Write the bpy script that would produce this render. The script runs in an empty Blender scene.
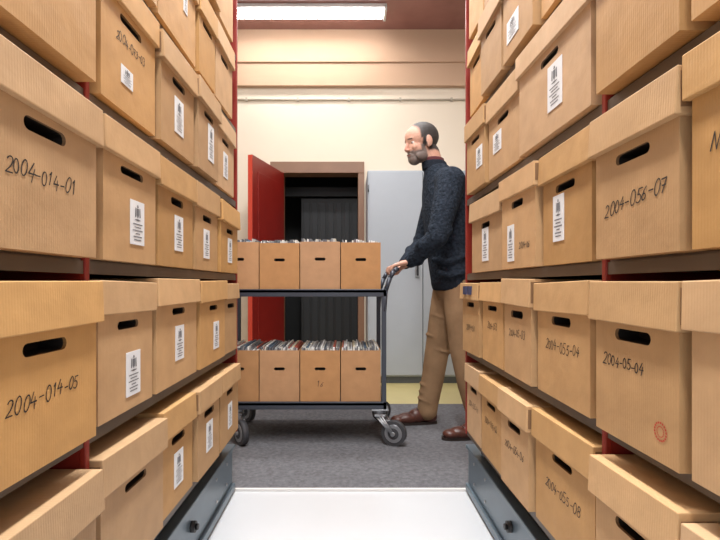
import bpy, bmesh, math, random
from mathutils import Vector, Matrix
random.seed(7)
S = bpy.context.scene
try:
    S.view_settings.view_transform = 'Standard'
except Exception:
    pass
FPX = 480.0; VX = 348.0; VY = 285.0; H = 0.86

# ------------------------------------------------------------ materials
def srgb(r, g, b):
    f = lambda c: (c/255/12.92) if c/255 <= .04045 else ((c/255+.055)/1.055)**2.4
    return (f(r), f(g), f(b), 1)

def mat(name, col, rough=.6, metal=0, var=0.08, nscale=8, bump=0, bscale=60, rand=0, emit=0, spec=.5, coord='Object', detail=4):
    m = bpy.data.materials.new(name); m.use_nodes = True
    nt = m.node_tree; b = nt.nodes['Principled BSDF']
    b.inputs['Roughness'].default_value = rough
    b.inputs['Metallic'].default_value = metal
    b.inputs['Specular IOR Level'].default_value = spec
    tc = nt.nodes.new('ShaderNodeTexCoord')
    n = nt.nodes.new('ShaderNodeTexNoise'); n.inputs['Scale'].default_value = nscale; n.inputs['Detail'].default_value = detail
    nt.links.new(tc.outputs[coord], n.inputs['Vector'])
    mx = nt.nodes.new('ShaderNodeMix'); mx.data_type = 'RGBA'
    mx.inputs[6].default_value = (max(0, col[0]*(1-var*1.6)), max(0, col[1]*(1-var*1.7)), max(0, col[2]*(1-var*1.8)), 1)
    mx.inputs[7].default_value = (min(1, col[0]*(1+var*1.6)), min(1, col[1]*(1+var*1.6)), min(1, col[2]*(1+var*1.6)), 1)
    nt.links.new(n.outputs['Fac'], mx.inputs[0])
    out = mx.outputs[2]
    if rand:
        oi = nt.nodes.new('ShaderNodeObjectInfo')
        mr = nt.nodes.new('ShaderNodeMapRange'); mr.inputs[3].default_value = 1-rand; mr.inputs[4].default_value = 1+rand
        nt.links.new(oi.outputs['Random'], mr.inputs[0])
        hs = nt.nodes.new('ShaderNodeHueSaturation')
        nt.links.new(mr.outputs[0], hs.inputs['Value']); nt.links.new(out, hs.inputs['Color'])
        m3 = nt.nodes.new('ShaderNodeMath'); m3.operation = 'FRACT'
        m4 = nt.nodes.new('ShaderNodeMath'); m4.operation = 'MULTIPLY'; m4.inputs[1].default_value = 7.31
        mr2 = nt.nodes.new('ShaderNodeMapRange'); mr2.inputs[3].default_value = .86; mr2.inputs[4].default_value = 1.1
        nt.links.new(oi.outputs['Random'], m4.inputs[0]); nt.links.new(m4.outputs[0], m3.inputs[0]); nt.links.new(m3.outputs[0], mr2.inputs[0])
        nt.links.new(mr2.outputs[0], hs.inputs['Saturation'])
        out = hs.outputs['Color']
    nt.links.new(out, b.inputs['Base Color'])
    if bump:
        n2 = nt.nodes.new('ShaderNodeTexNoise'); n2.inputs['Scale'].default_value = bscale; n2.inputs['Detail'].default_value = 3
        nt.links.new(tc.outputs[coord], n2.inputs['Vector'])
        bp = nt.nodes.new('ShaderNodeBump'); bp.inputs['Strength'].default_value = bump; bp.inputs['Distance'].default_value = .004
        nt.links.new(n2.outputs['Fac'], bp.inputs['Height']); nt.links.new(bp.outputs[0], b.inputs['Normal'])
    if emit:
        b.inputs['Emission Color'].default_value = col; b.inputs['Emission Strength'].default_value = emit
    return m

def cardboard(name, col, rand=.13, direction='X'):
    m = mat(name, col, rough=.6, var=.11, nscale=18, rand=rand, spec=.3, detail=9)
    nt = m.node_tree; b = nt.nodes['Principled BSDF']
    tc = [n for n in nt.nodes if n.type == 'TEX_COORD'][0]
    oi = nt.nodes.new('ShaderNodeObjectInfo')
    cx = nt.nodes.new('ShaderNodeCombineXYZ'); mm = nt.nodes.new('ShaderNodeMath'); mm.operation = 'MULTIPLY'; mm.inputs[1].default_value = 13
    nt.links.new(oi.outputs['Random'], mm.inputs[0]); nt.links.new(mm.outputs[0], cx.inputs[0]); nt.links.new(mm.outputs[0], cx.inputs[2])
    ad = nt.nodes.new('ShaderNodeVectorMath'); ad.operation = 'ADD'
    nt.links.new(tc.outputs['Object'], ad.inputs[0]); nt.links.new(cx.outputs[0], ad.inputs[1])
    for nn in nt.nodes:
        if nn.type == 'TEX_NOISE': nt.links.new(ad.outputs[0], nn.inputs['Vector'])
    w = nt.nodes.new('ShaderNodeTexWave'); w.bands_direction = direction; w.inputs['Scale'].default_value = 62
    w.inputs['Distortion'].default_value = 1.2; w.inputs['Detail'].default_value = 2
    nt.links.new(tc.outputs['Object'], w.inputs['Vector'])
    bp = nt.nodes.new('ShaderNodeBump'); bp.inputs['Strength'].default_value = .08; bp.inputs['Distance'].default_value = .002
    nt.links.new(w.outputs['Fac'], bp.inputs['Height'])
    n3 = nt.nodes.new('ShaderNodeTexNoise'); n3.inputs['Scale'].default_value = 10; n3.inputs['Detail'].default_value = 6
    nt.links.new(ad.outputs[0], n3.inputs['Vector'])
    bp2 = nt.nodes.new('ShaderNodeBump'); bp2.inputs['Strength'].default_value = .42; bp2.inputs['Distance'].default_value = .009
    nt.links.new(n3.outputs['Fac'], bp2.inputs['Height']); nt.links.new(bp.outputs[0], bp2.inputs['Normal']); nt.links.new(bp2.outputs[0], b.inputs['Normal'])
    return m

M = {}
M['card'] = cardboard('cardboard', srgb(188, 148, 102))
M['lid'] = cardboard('cardboard_lid', srgb(197, 158, 112))
M['cardc'] = cardboard('cardboard_file_box', srgb(180, 134, 90), rand=.06)
M['edge'] = mat('cardboard_cut_edge', srgb(134, 98, 62), rand=.05)
M['hole'] = mat('handhole_interior', srgb(26, 19, 14))
M['label'] = mat('paper_label', srgb(228, 230, 234), var=.02)
M['ink'] = mat('black_marker_ink', srgb(46, 38, 34), var=.02)
M['print'] = mat('label_print', srgb(110, 112, 118), var=.02)
M['stamp'] = mat('red_stamp_ink', srgb(190, 60, 45), var=.02)
M['red'] = mat('red_painted_steel', srgb(134, 38, 28), rough=.4)
M['shelf'] = mat('shelf_steel', srgb(98, 87, 77), rough=.45, metal=.2)
M['rail'] = mat('base_rail_steel', srgb(104, 120, 132), rough=.34, metal=.3, var=.08, nscale=12)
M['raild'] = mat('base_rail_dark', srgb(45, 48, 52), rough=.5)
M['black'] = mat('black_rubber', srgb(22, 22, 24), rough=.5)
M['white_floor'] = mat('white_floor_panel', srgb(203, 206, 210), rough=.3, var=.03, nscale=3)
M['carpet'] = mat('grey_carpet', srgb(108, 109, 114), rough=.95, var=.36, nscale=60, bump=.6, bscale=220, spec=.1, detail=8)
M['yfloor'] = mat('ochre_linoleum', srgb(196, 184, 130), rough=.35, var=.04)
M['cream'] = mat('cream_plaster', srgb(226, 213, 194), rough=.85, var=.025, nscale=2)
M['tan'] = mat('tan_plaster', srgb(198, 165, 138), rough=.85, var=.03, nscale=2)
M['ceil'] = mat('reddish_ceiling', srgb(152, 108, 102), rough=.22, var=.15, nscale=5)
M['wood'] = mat('brown_door_frame', srgb(130, 96, 74), rough=.5)
M['door'] = mat('red_door_paint', srgb(122, 26, 20), rough=.35, var=.06)
M['doorl'] = mat('red_door_edge', srgb(190, 62, 42), rough=.35, var=.04)
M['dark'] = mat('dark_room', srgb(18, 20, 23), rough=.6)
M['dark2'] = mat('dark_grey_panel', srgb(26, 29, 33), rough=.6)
M['cab'] = mat('grey_locker_paint', srgb(164, 170, 178), rough=.4, var=.02)
M['cabd'] = mat('locker_dark_grey', srgb(84, 88, 92), rough=.4)  # darker grey for the locker plinth, door seam and hinges
M['cart'] = mat('trolley_powdercoat', srgb(66, 70, 80), rough=.4, metal=.3, var=.04)
M['chrome'] = mat('zinc_steel', srgb(170, 172, 176), rough=.3, metal=.8, var=.03)
M['tyre'] = mat('grey_tyre', srgb(62, 62, 66), rough=.6)
M['pvc'] = mat('cream_conduit', srgb(180, 170, 154), rough=.4)
M['tube'] = mat('fluorescent_tube', (1, 1, 1, 1), emit=16)
M['fix'] = mat('fixture_white', srgb(225, 222, 220))
M['blue'] = mat('dark_blue_label', srgb(52, 58, 92), var=.03)
fcols = [(225, 224, 218), (190, 188, 180), (140, 140, 142), (212, 200, 172), (100, 102, 108), (232, 232, 232), (180, 90, 70), (90, 110, 130)]
for i, c in enumerate(fcols):
    M['f%d' % i] = mat('folder_paper_%d' % i, srgb(*c), var=.02)

# ------------------------------------------------------------ mesh builder
class MB:
    def __init__(s):
        s.bm = bmesh.new(); s.mats = []
    def mi(s, k):
        if k not in s.mats: s.mats.append(k)
        return s.mats.index(k)
    def box(s, x0, x1, y0, y1, z0, z1, k, bevel=0, M4=None):
        old = set(s.bm.faces)
        r = bmesh.ops.create_cube(s.bm, size=1)
        mt = Matrix.Translation(((x0+x1)/2, (y0+y1)/2, (z0+z1)/2)) @ Matrix.Diagonal((abs(x1-x0), abs(y1-y0), abs(z1-z0), 1))
        if M4: mt = M4 @ mt
        bmesh.ops.transform(s.bm, matrix=mt, verts=r['verts'])
        if bevel:
            es = list(set(e for v in r['verts'] for e in v.link_edges))
            bmesh.ops.bevel(s.bm, geom=es, offset=bevel, segments=2, affect='EDGES', profile=.5)
        m = s.mi(k)
        for f in s.bm.faces:
            if f not in old: f.material_index = m
    def cyl(s, p, q, r, k, r2=None, seg=16):
        p = Vector(p); q = Vector(q); d = q-p
        o = bmesh.ops.create_cone(s.bm, cap_ends=True, segments=seg, radius1=r, radius2=(r if r2 is None else r2), depth=d.length)
        mt = Matrix.Translation((p+q)/2) @ d.to_track_quat('Z', 'Y').to_matrix().to_4x4()
        bmesh.ops.transform(s.bm, matrix=mt, verts=o['verts'])
        for f in set(f for v in o['verts'] for f in v.link_faces):
            f.material_index = s.mi(k); f.smooth = len(f.verts) == 4
    def sph(s, c, r, k, R=None, u=20, v=14):
        o = bmesh.ops.create_uvsphere(s.bm, u_segments=u, v_segments=v, radius=1)
        if not hasattr(r, '__len__'): r = (r, r, r)
        mt = Matrix.Translation(c) @ (R.to_4x4() if R else Matrix.Identity(4)) @ Matrix.Diagonal((*r, 1))
        bmesh.ops.transform(s.bm, matrix=mt, verts=o['verts'])
        for f in set(f for v in o['verts'] for f in v.link_faces):
            f.material_index = s.mi(k); f.smooth = True
    def path(s, pts, rs, k, seg=14):
        if not hasattr(rs, '__len__'): rs = [rs]*len(pts)
        for i in range(len(pts)):
            s.sph(pts[i], rs[i], k, u=seg, v=10)
            if i: s.cyl(pts[i-1], pts[i], rs[i-1], k, rs[i], seg)
    def loft(s, secs, k, n=28):
        rings = []
        for (cx, cy, cz, rx, ry) in secs:
            rings.append([s.bm.verts.new((cx+rx*math.cos(2*math.pi*i/n), cy+ry*math.sin(2*math.pi*i/n), cz)) for i in range(n)])
        m = s.mi(k)
        for a, b in zip(rings, rings[1:]):
            for i in range(n):
                f = s.bm.faces.new((a[i], a[(i+1) % n], b[(i+1) % n], b[i])); f.material_index = m; f.smooth = True
        s.bm.faces.new(list(reversed(rings[0]))).material_index = m
        s.bm.faces.new(rings[-1]).material_index = m
    def quad(s, pts, k):
        f = s.bm.faces.new([s.bm.verts.new(p) for p in pts]); f.material_index = s.mi(k); return f
    def obj(s, name, loc=(0, 0, 0), rz=0, parent=None):
        me = bpy.data.meshes.new(name); s.bm.to_mesh(me); s.bm.free()
        for k in s.mats: me.materials.append(M[k])
        o = bpy.data.objects.new(name, me); S.collection.objects.link(o)
        o.location = loc; o.rotation_euler = (0, 0, rz)
        if parent: o.parent = parent
        return o

# ------------------------------------------------------------ handwriting
def arc(cx, cy, rx, ry, a0, a1, n=10):
    return [(cx+rx*math.cos(math.radians(a0+(a1-a0)*i/n)), cy+ry*math.sin(math.radians(a0+(a1-a0)*i/n))) for i in range(n+1)]
G = {
 '0': [arc(.3, .5, .25, .5, 100, 470, 16)],
 '1': [[(.15, .78), (.33, 1), (.3, 0)]],
 '2': [arc(.28, .75, .24, .25, 160, -20, 8)+[(.38, .4), (.03, .02), (.6, .03)]],
 '3': [arc(.25, .77, .24, .23, 150, -80, 8)+arc(.26, .27, .28, .28, 80, -150, 9)],
 '4': [[(.32, 1), (.03, .38), (.6, .4)], [(.45, .68), (.38, -.05)]],
 '5': [[(.55, 1), (.15, .98), (.1, .58)]+arc(.25, .3, .28, .3, 100, -140, 9)],
 '6': [[(.45, 1.02), (.2, .7), (.06, .3)]+arc(.28, .25, .22, .25, 180, 520, 12)],
 '7': [[(.03, .95), (.55, 1), (.22, 0)], [(.15, .5), (.5, .53)]],
 '8': [arc(.3, .75, .2, .24, 270, -90, 12)+arc(.3, .25, .25, .26, 90, 450, 12)],
 '9': [arc(.28, .72, .22, .26, 0, 360, 12)+[(.48, .3), (.3, -.03)]],
 '-': [[(.1, .45), (.52, .48)]],
 'N': [[(.05, 0), (.08, 1), (.5, 0), (.55, 1)]],
 'A': [[(0, 0), (.3, 1), (.55, 0)], [(.12, .4), (.45, .42)]],
 'e': [[(.08, .3), (.45, .35)]+arc(.28, .3, .2, .28, 10, 320, 9)],
 'w': [[(0, .6), (.12, 0), (.28, .5), (.42, 0), (.58, .6)]],
 ' ': [],
}
def write(mb, text, x0, z0, h, y, th=.0022, k='ink', rnd=None, slope=0):
    rnd = rnd or random
    x = x0; e = 0
    for ch in text:
        sc = h*rnd.uniform(.84, 1.16); dz = rnd.uniform(-.12, .12)*h+slope*(x-x0); sh = rnd.uniform(.0, .32)
        for st in G.get(ch, []):
            pts = [Vector((x+(px+sh*pz)*sc, pz*sc+z0+dz)) for px, pz in st]
            for a, b in zip(pts, pts[1:]):
                d = b-a
                if d.length < 1e-6: continue
                n = Vector((-d.y, d.x)).normalized()*th/2*rnd.uniform(.7, 1.1); t = d.normalized()*th*.35
                e += 1; yy = y-.00002*(e % 7)
                mb.quad([((a-n-t).x, yy, (a-n-t).y), ((b-n+t).x, yy, (b-n+t).y), ((b+n+t).x, yy, (b+n+t).y), ((a+n-t).x, yy, (a+n-t).y)], k)
        x += (.72*sc if ch != '-' else .66*sc)*rnd.uniform(.88, 1.08)
    return x

def label(mb, cx, cz, y, w=.062, h=.088):
    mb.box(cx-w/2, cx+w/2, y-.0012, y, cz-h/2, cz+h/2, 'label')
    yy = y-.0016
    def poly(pts): mb.quad([(cx+a*w, yy, cz+b*h) for a, b in pts], 'print')
    poly([(-.09, .18), (0, .1), (.09, .18), (.09, .33), (-.09, .33)])
    poly([(-.2, .13), (-.12, .13), (-.12, .33), (-.18, .35)])
    poly([(.12, .13), (.2, .13), (.18, .35), (.12, .33)])
    poly([(-.06, .35), (.06, .35), (.03, .41), (-.03, .41)])
    poly([(-.25, .07), (0, .04), (.25, .07), (0, .09)])
    for i, ww in enumerate([.34, .24, .36, .16, .3, .26]):
        z = -.03-i*.072
        poly([(-ww, z-.012), (ww, z-.012), (ww, z+.012), (-ww, z+.012)])

# ------------------------------------------------------------ archive box
def front_with_slot(mb, w, h, y, slot_z, sw, shh, k):
    bm = mb.bm
    outer = [bm.verts.new(p) for p in [(-w/2, y, 0), (w/2, y, 0), (w/2, y, h), (-w/2, y, h)]]
    r = shh/2; ring = []
    for s, a0 in ((1, -90), (-1, 90)):
        for i in range(7):
            a = math.radians(a0+180*i/6)
            ring.append((s*(sw/2-r)+r*math.cos(a), slot_z+r*math.sin(a)))
    inner = [bm.verts.new((a, y, b)) for a, b in ring]
    es = []
    for L in (outer, inner):
        for i in range(len(L)): es.append(bm.edges.new((L[i], L[(i+1) % len(L)])))
    o = bmesh.ops.triangle_fill(bm, use_beauty=True, use_dissolve=False, edges=es)
    for f in [g for g in o['geom'] if isinstance(g, bmesh.types.BMFace)]: f.material_index = mb.mi(k)
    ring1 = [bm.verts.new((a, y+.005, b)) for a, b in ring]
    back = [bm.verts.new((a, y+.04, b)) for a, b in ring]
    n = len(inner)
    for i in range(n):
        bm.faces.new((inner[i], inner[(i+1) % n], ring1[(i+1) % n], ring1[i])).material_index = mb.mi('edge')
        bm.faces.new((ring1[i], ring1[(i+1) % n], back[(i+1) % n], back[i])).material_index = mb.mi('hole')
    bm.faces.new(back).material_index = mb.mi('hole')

NB = [0]
def archive_box(name, loc, rz, w, d, h, lid_h=None, text=None, tpos='low', lab=None, stamp=False, slot=True, th=.021, tz=None, tx=0, slope=0, tw=.0021, dots=False):
    NB[0] += 1; rnd = random.Random(NB[0]*31)
    if lid_h is None: lid_h = rnd.uniform(.056, .070)
    mb = MB(); i = .008; bw = w-2*i
    front_with_slot(mb, bw, h-.006, i, h-lid_h-rnd.uniform(.018, .026), rnd.uniform(.088, .098), rnd.uniform(.015, .0195), 'card')
    x = bw/2; y1 = d-i; z = h-.006
    mb.quad([(-x, i, 0), (-x, i, z), (-x, y1, z), (-x, y1, 0)], 'card')
    mb.quad([(x, i, 0), (x, y1, 0), (x, y1, z), (x, i, z)], 'card')
    mb.quad([(-x, y1, 0), (-x, y1, z), (x, y1, z), (x, y1, 0)], 'card')
    mb.quad([(-x, i, 0), (-x, y1, 0), (x, y1, 0), (x, i, 0)], 'card')
    mb.box(-w/2, w/2, 0, d, h-lid_h, h, 'lid', bevel=.0018)
    tl = rnd.uniform(-.022, .022); fl = rnd.uniform(0, .006)
    for v in mb.bm.verts:
        c = v.co
        if c.z > h-lid_h-.003 and (abs(c.x) > bw/2+.002 or c.y < .003 or c.z > h-.004):
            c.z += tl*c.x-.002*abs(c.x)/w
            if c.z < h-lid_h+.008 and c.y < .004: c.y -= fl*(.3+.7*abs(c.x)/(w/2))*.6
    for sx in (-1, 1):
        mb.box(sx*(w/2-.0005), sx*(w/2+.0010), .004, .05, h-lid_h+.008, h-.010, 'edge')
    if text:
        L = len(text)*.69*th
        zz = tz if tz is not None else {'low': h*.33, 'mid': h*.46}.get(tpos, h*.3)
        write(mb, text, -L/2+tx, zz, th, i-.0006, rnd=rnd, th=tw, slope=slope)
    if lab: label(mb, lab[0], lab[1], i-.0003, *(lab[2:] if len(lab) > 2 else ()))
    if dots:
        for q in (-.03, .03): mb.box(q-.02, q+.02, -.0012-fl, .0004, h-.042, h-.012, 'blue')
    if stamp:
        for a in range(0, 360, 20):
            for rr in (.014, .008):
                p = [(w*.3+rr*math.cos(math.radians(a+t))*q, i-.0007, h*.17+rr*math.sin(math.radians(a+t))*q) for t, q in ((0, 1), (14, 1), (14, .8), (0, .8))]
                mb.quad(p, 'stamp')
    return mb.obj(name, loc, rz)

ROWS = {4: .30, 3: .612, 2: .905, 1: 1.195, 0: 1.485, -1: 1.775, -2: 2.065}
LATL, LATR = .42, .44
def dL(x): return LATL*FPX/(VX-x)
def dR(x): return LATR*FPX/(x-VX)
def place(side, row, D0, D1, **kw):
    w = D1-D0-.006; z = ROWS[row]; h = {4: .262, 3: .262, 2: .25, 1: .252, 0: .252}.get(row, .25)+random.uniform(-.008, .005)
    off = kw.pop('off', random.uniform(-.010, .006)); yaw = random.uniform(-.02, .02)
    if off > .009: yaw *= .3
    if side == 'L':
        archive_box('archive_box', (-LATL+off, (D0+D1)/2, z), math.pi/2+yaw, w, .385, h, **kw)
    else:
        archive_box('archive_box', (LATR-off, (D0+D1)/2, z), -math.pi/2+yaw, w, .385, h, **kw)
def row(side, r, Ds, items):
    for (a, b), it in zip(zip(Ds, Ds[1:]), items): place(side, r, a, b, **it)

lb = lambda dx=0, z=.1, *a: dict(lab=(dx, z)+a)
nl = [.235, .52, .803]
F = lambda **k: dict(off=.012, **k)
row('L', 4, nl, [F(), F()])
row('L', 4, [.828, dL(168), dL(199), dL(221), 1.89], [dict(), lb(.0, .09), lb(0, .1), lb(0, .09)])
row('L', 3, nl, [F(), F(text='2004-014-05', slope=.06)])
row('L', 3, [.828, dL(161), dL(203), dL(229), 1.89], [lb(.02, .07), lb(.005, .1), lb(.03, .085), {}])
row('L', 2, nl, [F(), F(text='2004-014-01', tz=.095, slope=-.03)])
row('L', 2, [.828, dL(160), dL(198), dL(223), 1.89], [lb(.02, .08), lb(.01, .085), lb(-.01, .08), lb(0, .08)])
row('L', 1, nl, [F(), F()])
row('L', 1, [.828, dL(163), dL(198), dL(220), 1.85], [dict(text='2004-073-03', tz=.128, th=.017, lab=(-.02, .07, .05, .035)), lb(.0, .09), lb(.02, .1, .06, .11), lb(0, .09)])
row('L', 0, nl, [F(), F()])
row('L', 0, [.828, dL(163), dL(203), dL(220), 1.82], [lb(), lb(.05, .13, .03, .05), {}, {}])
row('L', -1, [.828, 1.13, 1.38, 1.62, 1.82], [{}, {}, {}, {}])
row('L', -1, nl, [F(), F()])
nr = [.33, .62, .855]
row('R', 4, nr, [F(), F()])
row('R', 4, [.881, dR(528), dR(499), dR(477), 1.86], [dict(text='2004-055-08', tz=.1), dict(text='2004-054-06', tz=.11, th=.018), dict(text='2004-055-02', tz=.11, th=.018), dict(text='2004-055-01', tz=.11, th=.018)])
row('R', 3, nr, [F(text='2004-05-12', tpos='mid'), F(text='2004-05-04', tz=.115, stamp=True, th=.017, tx=-.025)])
row('R', 3, [.881, dR(530), dR(500), dR(478), 1.86], [dict(text='2004-055-04', tz=.105), dict(text='2004-05-03', tz=.11, th=.018), dict(text='2004-053', tz=.11, th=.018), dict(text='2004-050', th=.018, dots=True)])
row('R', 2, nr, [F(text='New 2004-01', tpos='mid', th=.022, tx=-.02), F(text='2004-056-07', tz=.07, slope=.10, th=.0205)])
row('R', 2, [.881, dR(534), dR(497), 1.78], [dict(lab=(-.03, .1, .055, .1)), dict(lab=(-.05, .07, .055, .1), text='2004-06', tz=.05, th=.014, tx=.05), dict(lab=(0, .09, .07, .11))])
row('R', 1, nr, [F(), F()])
row('R', 1, [.881, dR(515), dR(484), 1.80], [dict(lab=(.03, .1, .07, .1)), dict(lab=(-.05, .10, .075, .06)), lb(.05, .1, .07, .07)])
row('R', 0, nr, [F(), F()])
row('R', 0, [.881, 1.14, 1.38, 1.60, 1.80], [{}, dict(lab=(-.03, .07, .09, .06)), {}, {}])
row('R', -1, nr, [F(), F()])
row('R', -1, [.881, 1.14, 1.38, 1.60, 1.80], [{}, {}, {}, {}])

# ------------------------------------------------------------ shelving units
def unit(side):
    mb = MB(); s = -1 if side == 'L' else 1
    lat = LATL if side == 'L' else LATR; rl = .48 if side == 'L' else .50
    def bx(a, b, y0, y1, z0, z1, k, bevel=0): mb.box(min(s*a, s*b), max(s*a, s*b), y0, y1, z0, z1, k, bevel)
    D0, D1, mid = .20, (1.915 if side == 'L' else 1.885), (.8155 if side == 'L' else .868)
    DE = 1.995
    xi, xo = lat+.03, lat+.46
    for r, z in ROWS.items():
        for a, b in ((D0, mid-.006), (mid+.006, D1-.008)):
            bx(xi, xo, a, b, z-.022, z-.0005, 'shelf')
            bx(xi-.004, xi, a, b, z-.026, z-.004, 'shelf')
    for y in (D0-.01, mid, D1):
        bx(xi-.002, xo, y-.0055, y+.0055, .276, 2.36, 'red')
        bx(xi-.008, xi+.004, y-.0065, y+.0065, .276, 2.36, 'red', .002)
    bx(xi, xo, D0, D1, 2.34, 2.36, 'shelf')
    bx(xo, xo+.01, D0-.02, D1, .2, 2.36, 'raild')
    bx(rl, xo+.01, D0-.02, DE, .02, .185, 'rail', .004)
    bx(rl-.012, rl+.03, D0-.02, DE, .185, .2, 'rail', .003)
    bx(rl-.012, rl, D0-.02, DE, .012, .04, 'rail', .003)
    bx(rl+.02, xo, D0, D1-.01, .2, .276, 'raild')
    bx(rl+.02, xo-.02, D0, DE-.02, 0, .02, 'black')
    for y in (.5, 1.0, 1.47):
        mb.cyl((s*(rl+.01), y, .12), (s*(rl-.014), y, .12), .017, 'black', seg=20)
        mb.cyl((s*(rl-.014), y, .12), (s*(rl-.022), y, .12), .009, 'black', seg=12)
    for y in (.75, 1.25, 1.75, 1.9):
        mb.cyl((s*(rl+.01), y, .15), (s*(rl-.003), y, .15), .006, 'chrome', seg=8)
        mb.cyl((s*(rl+.01), y, .07), (s*(rl-.003), y, .07), .006, 'chrome', seg=8)
    mb.obj('mobile_shelving_unit')
unit('L'); unit('R')

# ------------------------------------------------------------ room
WD = 4.70
def simple(name, *boxes):
    mb = MB()
    for b in boxes: mb.box(*b)
    return mb.obj(name)
dx0, dx1, dtop = -.637, .098, 1.95
simple('floor', (-2.6, 2.6, -1.2, 2.0, -.06, 0, 'white_floor'), (-2.6, 2.6, 2.0, WD+1.4, -.06, 0, 'yfloor'))
simple('carpet_runner', (-2.55, 2.55, 2.012, 3.44, 0, .008, 'carpet'))
simple('trim_4', (-2.55, 2.55, 1.998, 2.012, 0, .010, 'fix'))
simple('wall_back', (-2.6, dx0-.05, WD, WD+.15, 0, 3.32, 'cream'), (dx1+.05, 2.6, WD, WD+.15, 0, 3.32, 'cream'), (dx0-.05, dx1+.05, WD, WD+.15, dtop+.05, 3.32, 'cream'))
simple('wall_left', (-2.7, -2.6, -1.2, WD+.15, 0, 3.32, 'cream'))
simple('wall_right', (2.6, 2.7, -1.2, WD+.15, 0, 3.32, 'cream'))
simple('ceiling', (-2.7, 2.7, -1.2, WD+.15, 3.32, 3.42, 'ceil'))
simple('trim_1', (-2.6, 2.6, WD-.06, WD, 2.79, 3.32, 'tan'))
simple('trim_2', (-2.6, 2.6, WD-.08, WD-.06, 3.01, 3.32, 'tan'))
simple('baseboard_back', (-2.6, dx0-.06, WD-.015, WD, 0, .09, 'wood'), (dx1+.06, 2.6, WD-.015, WD, 0, .09, 'wood'))
mb = MB()
mb.box(dx0-.06, dx0, WD-.03, WD+.16, 0, dtop, 'wood', .004)
mb.box(dx1, dx1+.06, WD-.03, WD+.16, 0, dtop, 'wood', .004)
mb.box(dx0-.12, dx1+.06, WD-.035, WD+.16, dtop, dtop+.11, 'wood', .004)
mb.obj('door_frame')
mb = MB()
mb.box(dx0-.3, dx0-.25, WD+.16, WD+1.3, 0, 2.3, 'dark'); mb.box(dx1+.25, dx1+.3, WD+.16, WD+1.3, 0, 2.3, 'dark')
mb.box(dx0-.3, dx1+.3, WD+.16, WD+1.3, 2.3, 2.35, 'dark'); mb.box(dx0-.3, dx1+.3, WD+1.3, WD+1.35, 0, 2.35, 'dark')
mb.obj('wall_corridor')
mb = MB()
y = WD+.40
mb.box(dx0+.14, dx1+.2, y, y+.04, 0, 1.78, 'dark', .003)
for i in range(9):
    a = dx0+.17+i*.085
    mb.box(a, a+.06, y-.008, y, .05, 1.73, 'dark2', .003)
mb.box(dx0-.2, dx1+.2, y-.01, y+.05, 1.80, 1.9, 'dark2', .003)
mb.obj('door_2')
mb = MB(); Lw = .69
mb.box(0, Lw, -.02, .02, .012, dtop-.01, 'door', .003)
mb.box(Lw, Lw+.004, -.019, .019, .014, dtop-.012, 'doorl')
for z0, z1 in ((.15, .85), (1.0, 1.82)):
    mb.box(.10, Lw-.1, .02, .026, z0, z1, 'door', .004)
    mb.box(.10, Lw-.1, -.026, -.02, z0, z1, 'door', .004)
mb.box(Lw-.09, Lw-.05, .02, .03, .95, 1.1, 'chrome', .002)
mb.path([(Lw-.07, .03, 1.04), (Lw-.07, .065, 1.04), (Lw-.17, .065, 1.04)], .009, 'chrome')
for z in (.25, 1.0, 1.7): mb.cyl((-.004, -.024, z-.05), (-.004, -.024, z+.05), .008, 'chrome')
mb.obj('door_1', (dx0+.0, WD-.06, 0), math.atan2(-.66, -.17))
mb = MB()
mb.cyl((-2.6, WD-.014, 2.67), (2.6, WD-.014, 2.67), .009, 'pvc')
for i in range(11): mb.box(-2.5+i*.5, -2.48+i*.5, WD-.028, WD, 2.655, 2.686, 'pvc')
mb.obj('electrical_conduit')
mb = MB(); cx0, cx1, cy0, cy1 = .172, 1.13, 4.17, WD-.002
mb.box(cx0, cx1, cy0+.02, cy1, .06, 1.86, 'cab', .003)
mb.box(cx0+.02, cx1-.02, cy0+.04, cy1, 0, .06, 'cabd')
cm = (cx0+cx1)/2
mb.box(cx0+.012, cm-.003, cy0, cy0+.02, .075, 1.845, 'cab', .003)
mb.box(cm+.003, cx1-.012, cy0, cy0+.02, .075, 1.845, 'cab', .003)
mb.box(cm-.004, cm+.004, cy0+.012, cy0+.021, .075, 1.845, 'cabd')
mb.box(cm-.07, cm-.03, cy0-.012, cy0, .93, 1.07, 'chrome', .003)
mb.cyl((cm-.05, cy0-.01, 1.0), (cm-.05, cy0-.035, 1.0), .01, 'chrome')
mb.box(cm-.057, cm-.043, cy0-.045, cy0-.035, .94, 1.06, 'black', .003)
for z in (.25, 1.0, 1.7): mb.cyl((cx0+.006, cy0+.006, z-.03), (cx0+.006, cy0+.006, z+.03), .006, 'cabd')
mb.obj('metal_storage_cabinet')

# ------------------------------------------------------------ light fixtures
def fixture(x0, x1, y0, y1, z, energy, name='fluorescent_light'):
    mb = MB()
    mb.box(x0, x1, y0, y1, z+.025, 3.32, 'fix', .004)
    if x1-x0 > y1-y0:
        for yy in (y0+.04, y1-.04): mb.cyl((x0+.03, yy, z+.012), (x1-.03, yy, z+.012), .014, 'tube')
        for xx in (x0, x1-.02): mb.box(xx, xx+.02, y0, y1, z-.005, z+.04, 'fix')
    else:
        for xx in (x0+.05, x1-.05): mb.cyl((xx, y0+.03, z+.012), (xx, y1-.03, z+.012), .014, 'tube')
        for yy in (y0, y1-.02): mb.box(x0, x1, yy, yy+.02, z-.005, z+.04, 'fix')
    o = mb.obj(name)
    l = bpy.data.lights.new('tube_light', 'AREA'); l.shape = 'RECTANGLE'; l.size = x1-x0; l.size_y = y1-y0; l.energy = energy
    l.color = (1, .99, .975)
    lo = bpy.data.objects.new('tube_light', l); S.collection.objects.link(lo)
    lo.location = ((x0+x1)/2, (y0+y1)/2, z-.03); lo.parent = o
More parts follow.
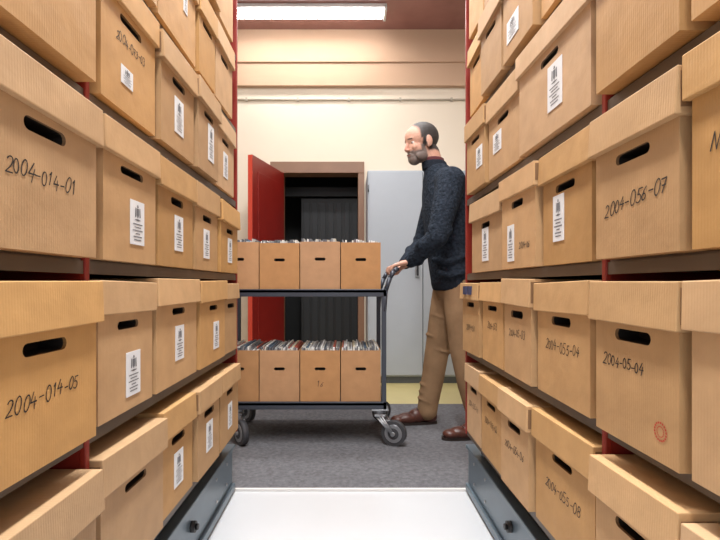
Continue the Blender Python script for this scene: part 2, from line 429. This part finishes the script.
fixture(-1.15, .34, 4.19, 4.37, 3.265, 10)
fixture(-.10, .10, -.9, 2.3, 3.2, 130)
fixture(-.9, .9, 2.95, 3.13, 3.2, 36)
w = bpy.data.worlds.new('World'); S.world = w; w.use_nodes = True
w.node_tree.nodes['Background'].inputs[0].default_value = (.93, .97, 1, 1)
w.node_tree.nodes['Background'].inputs[1].default_value = 1.15

# ------------------------------------------------------------ trolley
TX0, TX1, TY0, TY1 = -.70, .205, 2.55, 3.03
mb = MB()
def tray(z):
    mb.box(TX0, TX1, TY0, TY1, z-.012, z, 'cart')
    mb.box(TX0, TX1, TY0, TY0+.018, z-.034, z+.006, 'cart', .002)
    mb.box(TX0, TX1, TY1-.018, TY1, z-.034, z+.006, 'cart', .002)
    mb.box(TX0, TX0+.018, TY0, TY1, z-.034, z+.006, 'cart', .002)
    mb.box(TX1-.018, TX1, TY0, TY1, z-.034, z+.006, 'cart', .002)
tray(.832); tray(.232)
for x in (TX0+.001, TX1-.026):
    for y in (TY0+.001, TY1-.026):
        mb.box(x, x+.025, y, y+.025, .185, .835, 'cart', .003)
BX, BZ = .262, .945
for y in (TY0+.013, TY1-.013):
    mb.path([(TX1-.012, y, .72), (TX1-.004, y, .83), (TX1+.02, y, .90), (TX1+.04, y, .935), (BX, y, BZ)], .0125, 'cart')
mb.path([(BX, TY0+.013, BZ), (BX, TY1-.013, BZ)], .0125, 'cart')
def caster(x, y, dx, dy, r=.066):
    mb.cyl((x, y, .17), (x, y, .2), .032, 'chrome')
    mb.box(x-.045, x+.045, y-.04, y+.04, .192, .2, 'chrome', .002)
    wx, wy = x+dx, y+dy; d = Vector((dx, dy, 0)).normalized(); n = Vector((-d.y, d.x, 0))
    z0 = .008
    c = Vector((wx, wy, z0+r))
    mb.cyl(c-n*.016, c+n*.016, r, 'tyre', seg=36)
    mb.cyl(c-n*.019, c+n*.019, r*.72, 'chrome', seg=28)
    mb.cyl(c-n*.021, c+n*.021, r*.45, 'tyre', seg=28)
    mb.cyl(c-n*.034, c+n*.034, .011, 'chrome', seg=12)
    for s in (-1, 1):
        a = Vector((x, y, .165))+n*.027*s; b = c+n*.027*s
        for t in (-.018, 0, .018):
            mb.cyl(a+d*t, b+d*t*.3, .0055, 'chrome', seg=8)
    mb.box(x-.03, x+.03, y-.032, y+.032, .158, .172, 'chrome', .003)
caster(.17, 2.58, .075, -.03); caster(.17, 2.98, .04, .03, .064)
caster(-.60, 2.60, .03, -.04); caster(-.60, 2.98, -.03, .03)
mb.obj('archive_trolley')

def open_box(loc, w, d, h, text=None, seed=0):
    rnd = random.Random(seed); mb = MB()
    front_with_slot(mb, w, h, 0, h*.64, .058, .016, 'cardc')
    t = .005
    mb.box(-w/2, w/2, d-t, d, 0, h, 'cardc')
    mb.box(-w/2, -w/2+t, .0005, d-t, 0, h, 'cardc'); mb.box(w/2-t, w/2, .0005, d-t, 0, h, 'cardc')
    mb.box(-w/2+t, w/2-t, .0005, d-t, 0, t, 'cardc')
    mb.box(-w/2+t, w/2-t, .0005, t, h-.02, h-.0005, 'cardc')
    x = -w/2+t+.001
    while x < w/2-t-.008:
        th = rnd.uniform(.004, .012); hh = h+rnd.uniform(.004, .022)
        tilt = Matrix.Translation((x, 0, h)) @ Matrix.Rotation(rnd.uniform(-.03, .03), 4, 'Y') @ Matrix.Translation((-x, 0, -h))
        mb.box(x, x+th, .045+rnd.uniform(0, .015), d-.02, h*.4, hh, 'f%d' % rnd.choice([0, 0, 1, 2, 3, 4, 5, 5, 6, 7, 4, 2]), M4=tilt)
        mb.box(x, x+th*.8, .007, .045, h*.78, hh-.003, 'f%d' % rnd.choice([0, 1, 2, 4, 5, 4]))
        x += th+rnd.uniform(.0005, .004)
    if text: write(mb, text, -.02, h*.3, .026, -.0008, th=.0024)
    mb.obj('open_file_box', loc, rnd.uniform(-.004, .004))
bw = .2185
for i in range(4):
    x = .178-bw*(i+.5)
    open_box((x, 2.578, .8335), bw-.005, .36, .255+[0, .004, -.003, .002][i], seed=i+1)
    open_box((x, 2.578, .2335), bw-.005, .36, .275, text={1: '16'}.get(i), seed=i+11)

# ------------------------------------------------------------ man
def colmat(name, bump=.2, bscale=200, rough=.6):
    m = bpy.data.materials.new(name); m.use_nodes = True; nt = m.node_tree; b = nt.nodes['Principled BSDF']
    a = nt.nodes.new('ShaderNodeAttribute'); a.attribute_name = 'Col'
    tc = nt.nodes.new('ShaderNodeTexCoord'); n = nt.nodes.new('ShaderNodeTexNoise'); n.inputs['Scale'].default_value = 180; n.inputs['Detail'].default_value = 3
    nt.links.new(tc.outputs['Object'], n.inputs['Vector'])
    mr = nt.nodes.new('ShaderNodeMapRange'); mr.inputs[3].default_value = .72; mr.inputs[4].default_value = 1.24
    nt.links.new(n.outputs['Fac'], mr.inputs[0])
    vm = nt.nodes.new('ShaderNodeVectorMath'); vm.operation = 'SCALE'
    nt.links.new(a.outputs['Color'], vm.inputs[0]); nt.links.new(mr.outputs[0], vm.inputs['Scale'])
    nt.links.new(vm.outputs[0], b.inputs['Base Color'])
    b.inputs['Roughness'].default_value = rough
    bp = nt.nodes.new('ShaderNodeBump'); bp.inputs['Strength'].default_value = bump; bp.inputs['Distance'].default_value = .002
    nt.links.new(n.outputs['Fac'], bp.inputs['Height']); nt.links.new(bp.outputs[0], b.inputs['Normal'])
    return m
M['headskin'] = colmat('face_skin_and_hair')
M['skin'] = mat('hand_skin', srgb(200, 152, 130), rough=.5, var=.05, nscale=40)
M['knit'] = mat('navy_knit_wool', srgb(42, 49, 59), rough=.95, var=.62, nscale=62, bump=1.0, bscale=70, spec=.1, detail=2)
for n in M['knit'].node_tree.nodes:
    if n.type == 'BUMP': n.inputs['Distance'].default_value = .012
M['rib'] = mat('navy_rib', srgb(36, 41, 50), rough=.95, var=.3, nscale=90, bump=.6, bscale=160, spec=.1)
M['chino'] = mat('tan_chino', srgb(150, 121, 92), rough=.85, var=.2, nscale=10, bump=.7, bscale=22, spec=.15)
M['leather'] = mat('brown_leather', srgb(84, 46, 36), rough=.35, var=.15, nscale=30)
M['sole'] = mat('dark_sole', srgb(40, 28, 24), rough=.6)
M['eye'] = mat('eye_white', srgb(205, 198, 192), rough=.2, var=.01)
M['iris'] = mat('iris_dark', srgb(45, 35, 30), rough=.2, var=.01)
M['shirt'] = mat('plum_shirt', srgb(92, 42, 46), rough=.8)

man = bpy.data.objects.new('man', None); S.collection.objects.link(man); man.location = (.6, 2.8, 0)
bpy.context.view_layer.update()
def remesh(mb, name, voxel, smooth, parent=man, post=None):
    key = mb.mats[0]
    o = mb.obj('tmp_'+name)
    for p in o.data.polygons: p.material_index = 0
    m = o.modifiers.new('r', 'REMESH'); m.mode = 'VOXEL'; m.voxel_size = voxel; m.use_smooth_shade = True
    if smooth:
        s = o.modifiers.new('s', 'SMOOTH'); s.factor = .5; s.iterations = smooth
    bpy.context.view_layer.update()
    dg = bpy.context.evaluated_depsgraph_get()
    me = bpy.data.meshes.new_from_object(o.evaluated_get(dg)); me.name = name
    me.materials.clear(); me.materials.append(M[key])
    for p in me.polygons: p.use_smooth = True; p.material_index = 0
    bpy.data.objects.remove(o)
    n = bpy.data.objects.new(name, me); S.collection.objects.link(n)
    n.parent = parent; n.matrix_parent_inverse = parent.matrix_world.inverted()
    if post: post(n)
    return n

mb = MB()
mb.loft([(.622, 2.80, .835, .118, .170), (.620, 2.80, .86, .130, .180), (.614, 2.80, .95, .138, .186), (.602, 2.80, 1.05, .140, .185), (.592, 2.80, 1.18, .145, .192), (.582, 2.80, 1.30, .148, .203), (.572, 2.80, 1.39, .138, .198), (.555, 2.80, 1.46, .116, .165), (.532, 2.80, 1.515, .088, .110), (.512, 2.80, 1.555, .068, .070)], 'knit')
for s in (-1, 1):
    y = 2.80
    sh = (.560, y+s*.190, 1.425); ub = (.515, y+s*.238, 1.27); el = (.472, y+s*.268, 1.115); fm = (.408, y+s*.205, 1.05); wr = (.350, y+s*.135, .995)
    mb.path([(.555, y+s*.10, 1.44), sh, ub, el, fm, wr], [.082, .080, .068, .058, .051, .040], 'knit', seg=20)
    mb.path([(.52, y+s*.27, 1.15), (.45, y+s*.28, 1.15)], .034, 'knit')
    mb.path([(.395, y+s*.24, 1.075), (.385, y+s*.16, 1.0)], .036, 'knit')
mb.path([(.50, 2.64, .93), (.56, 2.615, .91), (.63, 2.61, .93)], .016, 'knit')
mb.path([(.48, 2.68, 1.00), (.55, 2.62, .985), (.64, 2.605, 1.02)], .016, 'knit')
mb.path([(.47, 2.70, 1.18), (.53, 2.65, 1.12), (.60, 2.62, 1.10)], .018, 'knit')
remesh(mb, 'sweater', .007, 4)
mb = MB()
mb.loft([(.512, 2.80, 1.53, .078, .078), (.500, 2.80, 1.572, .071, .069), (.497, 2.80, 1.582, .060, .060)], 'rib')
remesh(mb, 'sweater_collar', .004, 2)
mb = MB()
mb.loft([(.622, 2.80, .828, .116, .170), (.621, 2.80, .838, .126, .178), (.620, 2.80, .875, .134, .184), (.619, 2.80, .885, .128, .178)], 'rib')
remesh(mb, 'sweater_hem', .006, 2)
mb = MB()
mb.loft([(.505, 2.80, 1.55, .060, .062), (.493, 2.80, 1.592, .066, .065), (.491, 2.80, 1.598, .058, .058)], 'shirt')
remesh(mb, 'shirt_collar', .004, 2)
mb = MB()
mb.loft([(.625, 2.80, .78, .10, .15), (.625, 2.80, .84, .112, .165), (.625, 2.80, .92, .108, .16), (.625, 2.80, .96, .10, .15)], 'chino')
mb.path([(.635, 2.715, .86), (.635, 2.70, .70), (.640, 2.69, .50), (.680, 2.68, .30), (.725, 2.67, .12), (.73, 2.67, .075)], [.100, .090, .070, .067, .060, .060], 'chino', seg=22)
mb.path([(.615, 2.885, .86), (.585, 2.90, .70), (.548, 2.92, .50), (.52, 2.935, .30), (.492, 2.95, .13), (.487, 2.95, .09)], [.100, .091, .074, .068, .062, .062], 'chino', seg=22)
for (x, y, z, q) in ((.49, 2.95, .15, .064), (.495, 2.95, .19, .0625), (.725, 2.67, .15, .062), (.545, 2.92, .54, .076), (.55, 2.92, .47, .075), (.5, 2.945, .24, .064), (.58, 2.9, .66, .09)):
    mb.sph((x, y, z), (q+.004, q+.004, .012), 'chino', Matrix.Rotation(.3, 3, 'Y'))
remesh(mb, 'trousers', .007, 3)
def shoe(x, y, yaw, pitch, name, z=0.008):
    T = Matrix.Translation((x, y, z)) @ Matrix.Rotation(math.pi+yaw, 4, 'Z') @ Matrix.Rotation(pitch, 4, 'Y')
    mb = MB()
    for c, r in (((-.03, 0, .045), (.045, .036, .042)), ((.0, 0, .07), (.045, .036, .05)), ((.05, 0, .05), (.06, .038, .045)), ((.11, 0, .037), (.07, .043, .034)), ((.165, .003, .032), (.052, .038, .026))):
        mb.sph(c, r, 'leather')
    bmesh.ops.transform(mb.bm, matrix=T, verts=mb.bm.verts)
    remesh(mb, name, .004, 3)
    mb = MB(); n = 28; pts = []
    for i in range(n):
        a = 2*math.pi*i/n; px = .073+.148*math.cos(a); wv = .037+.008*math.cos(a+.6)
        pts.append((px, wv*math.copysign(abs(math.sin(a))**.75, math.sin(a))))
    lo = [mb.bm.verts.new((a, b, 0)) for a, b in pts]; hi = [mb.bm.verts.new((a, b, .016)) for a, b in pts]
    mb.mi('sole')
    for i in range(n): mb.bm.faces.new((lo[i], lo[(i+1) % n], hi[(i+1) % n], hi[i]))
    mb.bm.faces.new(hi); mb.bm.faces.new(list(reversed(lo)))
    for i in range(4): mb.cyl((.05+.018*i, -.02, .093-.008*i), (.05+.018*i, .02, .093-.008*i), .0025, 'sole', seg=6)
    bmesh.ops.transform(mb.bm, matrix=T, verts=mb.bm.verts)
    o = mb.obj(name+'_sole'); o.parent = man; o.matrix_parent_inverse = man.matrix_world.inverted()
shoe(.475, 2.95, .1, 0, 'shoe_right'); shoe(.735, 2.67, .12, 0, 'shoe_left')

def hand(yc, s, name):
    mb = MB(); k = 'skin'; rb = .0225
    P = lambda ang, y, r=rb: (BX+r*math.cos(math.radians(ang)), y, BZ+r*math.sin(math.radians(ang)))
    wrist = Vector((.352, yc+(-s)*.012, .994))
    offs = [-.033, -.0115, .010, .031]
    for i, o in enumerate(offs):
        y = yc+s*o
        kn = Vector((BX+.034, yc+s*o*.95, BZ+.034+(.003 if i in (1, 2) else 0)))
        mb.path([tuple(wrist+Vector((-.01, s*o*.35, -.004))), tuple(kn)], [.0165, .0115], k)
        ln = [170, 200, 200, 190][i]
        mb.path([tuple(kn), P(88, y, .025), P(130, y, .0235), P(ln, y), P(ln+45, y, .0215)], [.0115, .0098, .0092, .0086, .0078], k)
    mb.sph((BX+.06, yc, BZ+.036), (.035, .036, .014), k, Matrix.Rotation(.25, 3, 'Y'))
    mb.path([tuple(wrist), (BX+.062, yc+s*.03, BZ+.025), (BX+.034, yc+s*.049, BZ+.006), (BX+.018, yc+s*.05, BZ-.018), (BX-.002, yc+s*.045, BZ-.024)], [.018, .0145, .0112, .0098, .0085], k)
    mb.path([(.375, yc-s*.022, 1.008), tuple(wrist)], [.027, .024], k)
    remesh(mb, name, .0026, 2)
hand(2.675, 1, 'hand_left'); hand(2.925, -1, 'hand_right')

# head
HC = Vector((.426, 2.795, 1.688))
HR = (Matrix.Rotation(math.radians(199), 3, 'Z') @ Matrix.Rotation(math.radians(9), 3, 'Y'))
HM = Matrix.Translation(HC) @ HR.to_4x4() @ Matrix.Scale(1.04, 4)
mb = MB(); k = 'headskin'
mb.sph((-.014, 0, .032), (.096, .075, .082), k)
mb.sph((.012, 0, .026), (.080, .068, .074), k)
mb.sph((.034, 0, -.035), (.054, .057, .078), k)
mb.sph((.012, 0, -.06), (.055, .056, .05), k)
mb.sph((.055, 0, -.088), (.037, .037, .033), k)
mb.sph((.066, 0, -.072), (.024, .034, .022), k)
for s in (-1, 1):
    mb.sph((.060, s*.034, -.028), (.020, .019, .022), k)
    mb.sph((.071, s*.026, .019), (.013, .022, .008), k)
    mb.sph((.0635, s*.031, .0075), (.0135, .015, .008), k)
    mb.sph((.0620, s*.031, -.014), (.0125, .015, .006), k)
    mb.sph((-.008, s*.076, -.008), (.019, .008, .031), k, Matrix.Rotation(-s*.3, 3, 'Z'))
    mb.sph((-.004, s*.073, -.028), (.012, .008, .014), k)
    mb.sph((.093, s*.010, -.038), (.009, .007, .007), k)
    mb.sph((.026, s*.043, -.078), (.042, .016, .026), k)
mb.path([(.080, 0, .010), (.091, 0, -.012), (.101, 0, -.033)], [.0085, .0085, .0090], k)
mb.sph((.086, 0, -.062), (.010, .022, .0055), k)
mb.sph((.084, 0, -.073), (.010, .020, .006), k)
inv = HM.inverted()
nb = inv @ Vector((.512, 2.80, 1.51)); nt_ = inv @ Vector((.474, 2.80, 1.63))
mb.path([tuple(nb), tuple(nt_)], [.056, .056], k, seg=24)
def paint(o):
    me = o.data
    ca = me.color_attributes.new('Col', 'FLOAT_COLOR', 'POINT')
    skin = Vector(srgb(202, 154, 132)[:3]); hair = Vector(srgb(58, 53, 51)[:3]); beard = Vector(srgb(98, 90, 86)[:3]); lip = Vector(srgb(160, 96, 86)[:3]); red = Vector(srgb(196, 132, 112)[:3])
    sm = lambda e, x: max(0, min(1, .5+x/e))
    for v in me.vertices:
        x, y, z = v.co; ay = abs(y)
        c = skin.copy()
        if x > .085 and -.05 < z < 0: c = c.lerp(red, .5)
        front = .046 - .45*max(0, ay-.03) + .25*max(0, .02-ay)
        top = min(sm(.014, front-x), sm(.02, z-.045))
        back = min(sm(.012, -.010-x), sm(.012, z+.055+.3*max(0, -.04-x)))
        side = min(sm(.010, .032-x), sm(.012, z-.012), sm(.01, ay-.045), sm(.01, x+.03))
        burn = min(sm(.008, .022-x), sm(.008, x+.001), sm(.012, .03-z), sm(.012, z+.03), sm(.008, ay-.05))
        hm = max(top, back, side, burn)
        if ay > .0755 and z < .022: hm = 0
        if (Vector((x, y, z))-nb).length < .10: hm = 0
        c = c.lerp(hair, hm)
        b1 = min(sm(.014, -.048-z+.25*(max(0, .03-x))), sm(.012, x-.0), sm(.01, z+.130))
        b2 = min(sm(.01, .034-x), sm(.008, x-.003), sm(.01, -.018-z), sm(.01, ay-.045))
        b3 = min(sm(.005, -.045-z), sm(.008, x-.052), sm(.01, .040-ay))
        bm_ = max(b1, b2, b3)
        if ay > .072 and x < .005: bm_ = 0
        c = c.lerp(beard, bm_*.92)
        if ay < .018 and x > .083 and -.073 < z < -.063: c = c.lerp(lip, .55)
        if x > .06 and .014 < z < .022 and .012 < ay < .044: c = skin.lerp(hair, .8)
        ca.data[v.index].color = (c[0], c[1], c[2], 1)
    me.transform(HM)
remesh(mb, 'head', .0025, 3, post=paint)
mb = MB()
for s in (-1, 1):
    mb.sph((.0655, s*.031, -.002), .0118, 'eye')
    mb.sph((.0735, s*.0318, -.0040), (.0048, .0052, .0052), 'iris')
bmesh.ops.transform(mb.bm, matrix=HM, verts=mb.bm.verts)
o = mb.obj('eyes'); o.parent = man; o.matrix_parent_inverse = man.matrix_world.inverted()

# ------------------------------------------------------------ camera
cam = bpy.data.cameras.new('Camera'); co = bpy.data.objects.new('Camera', cam); S.collection.objects.link(co)
cam.sensor_width = 36; cam.lens = 36*FPX/720; cam.clip_start = .02
co.location = (0, 0, H); co.rotation_euler = (math.pi/2, 0, 0)
cam.shift_x = (360-VX)/720; cam.shift_y = (VY-270)/720
S.camera = co
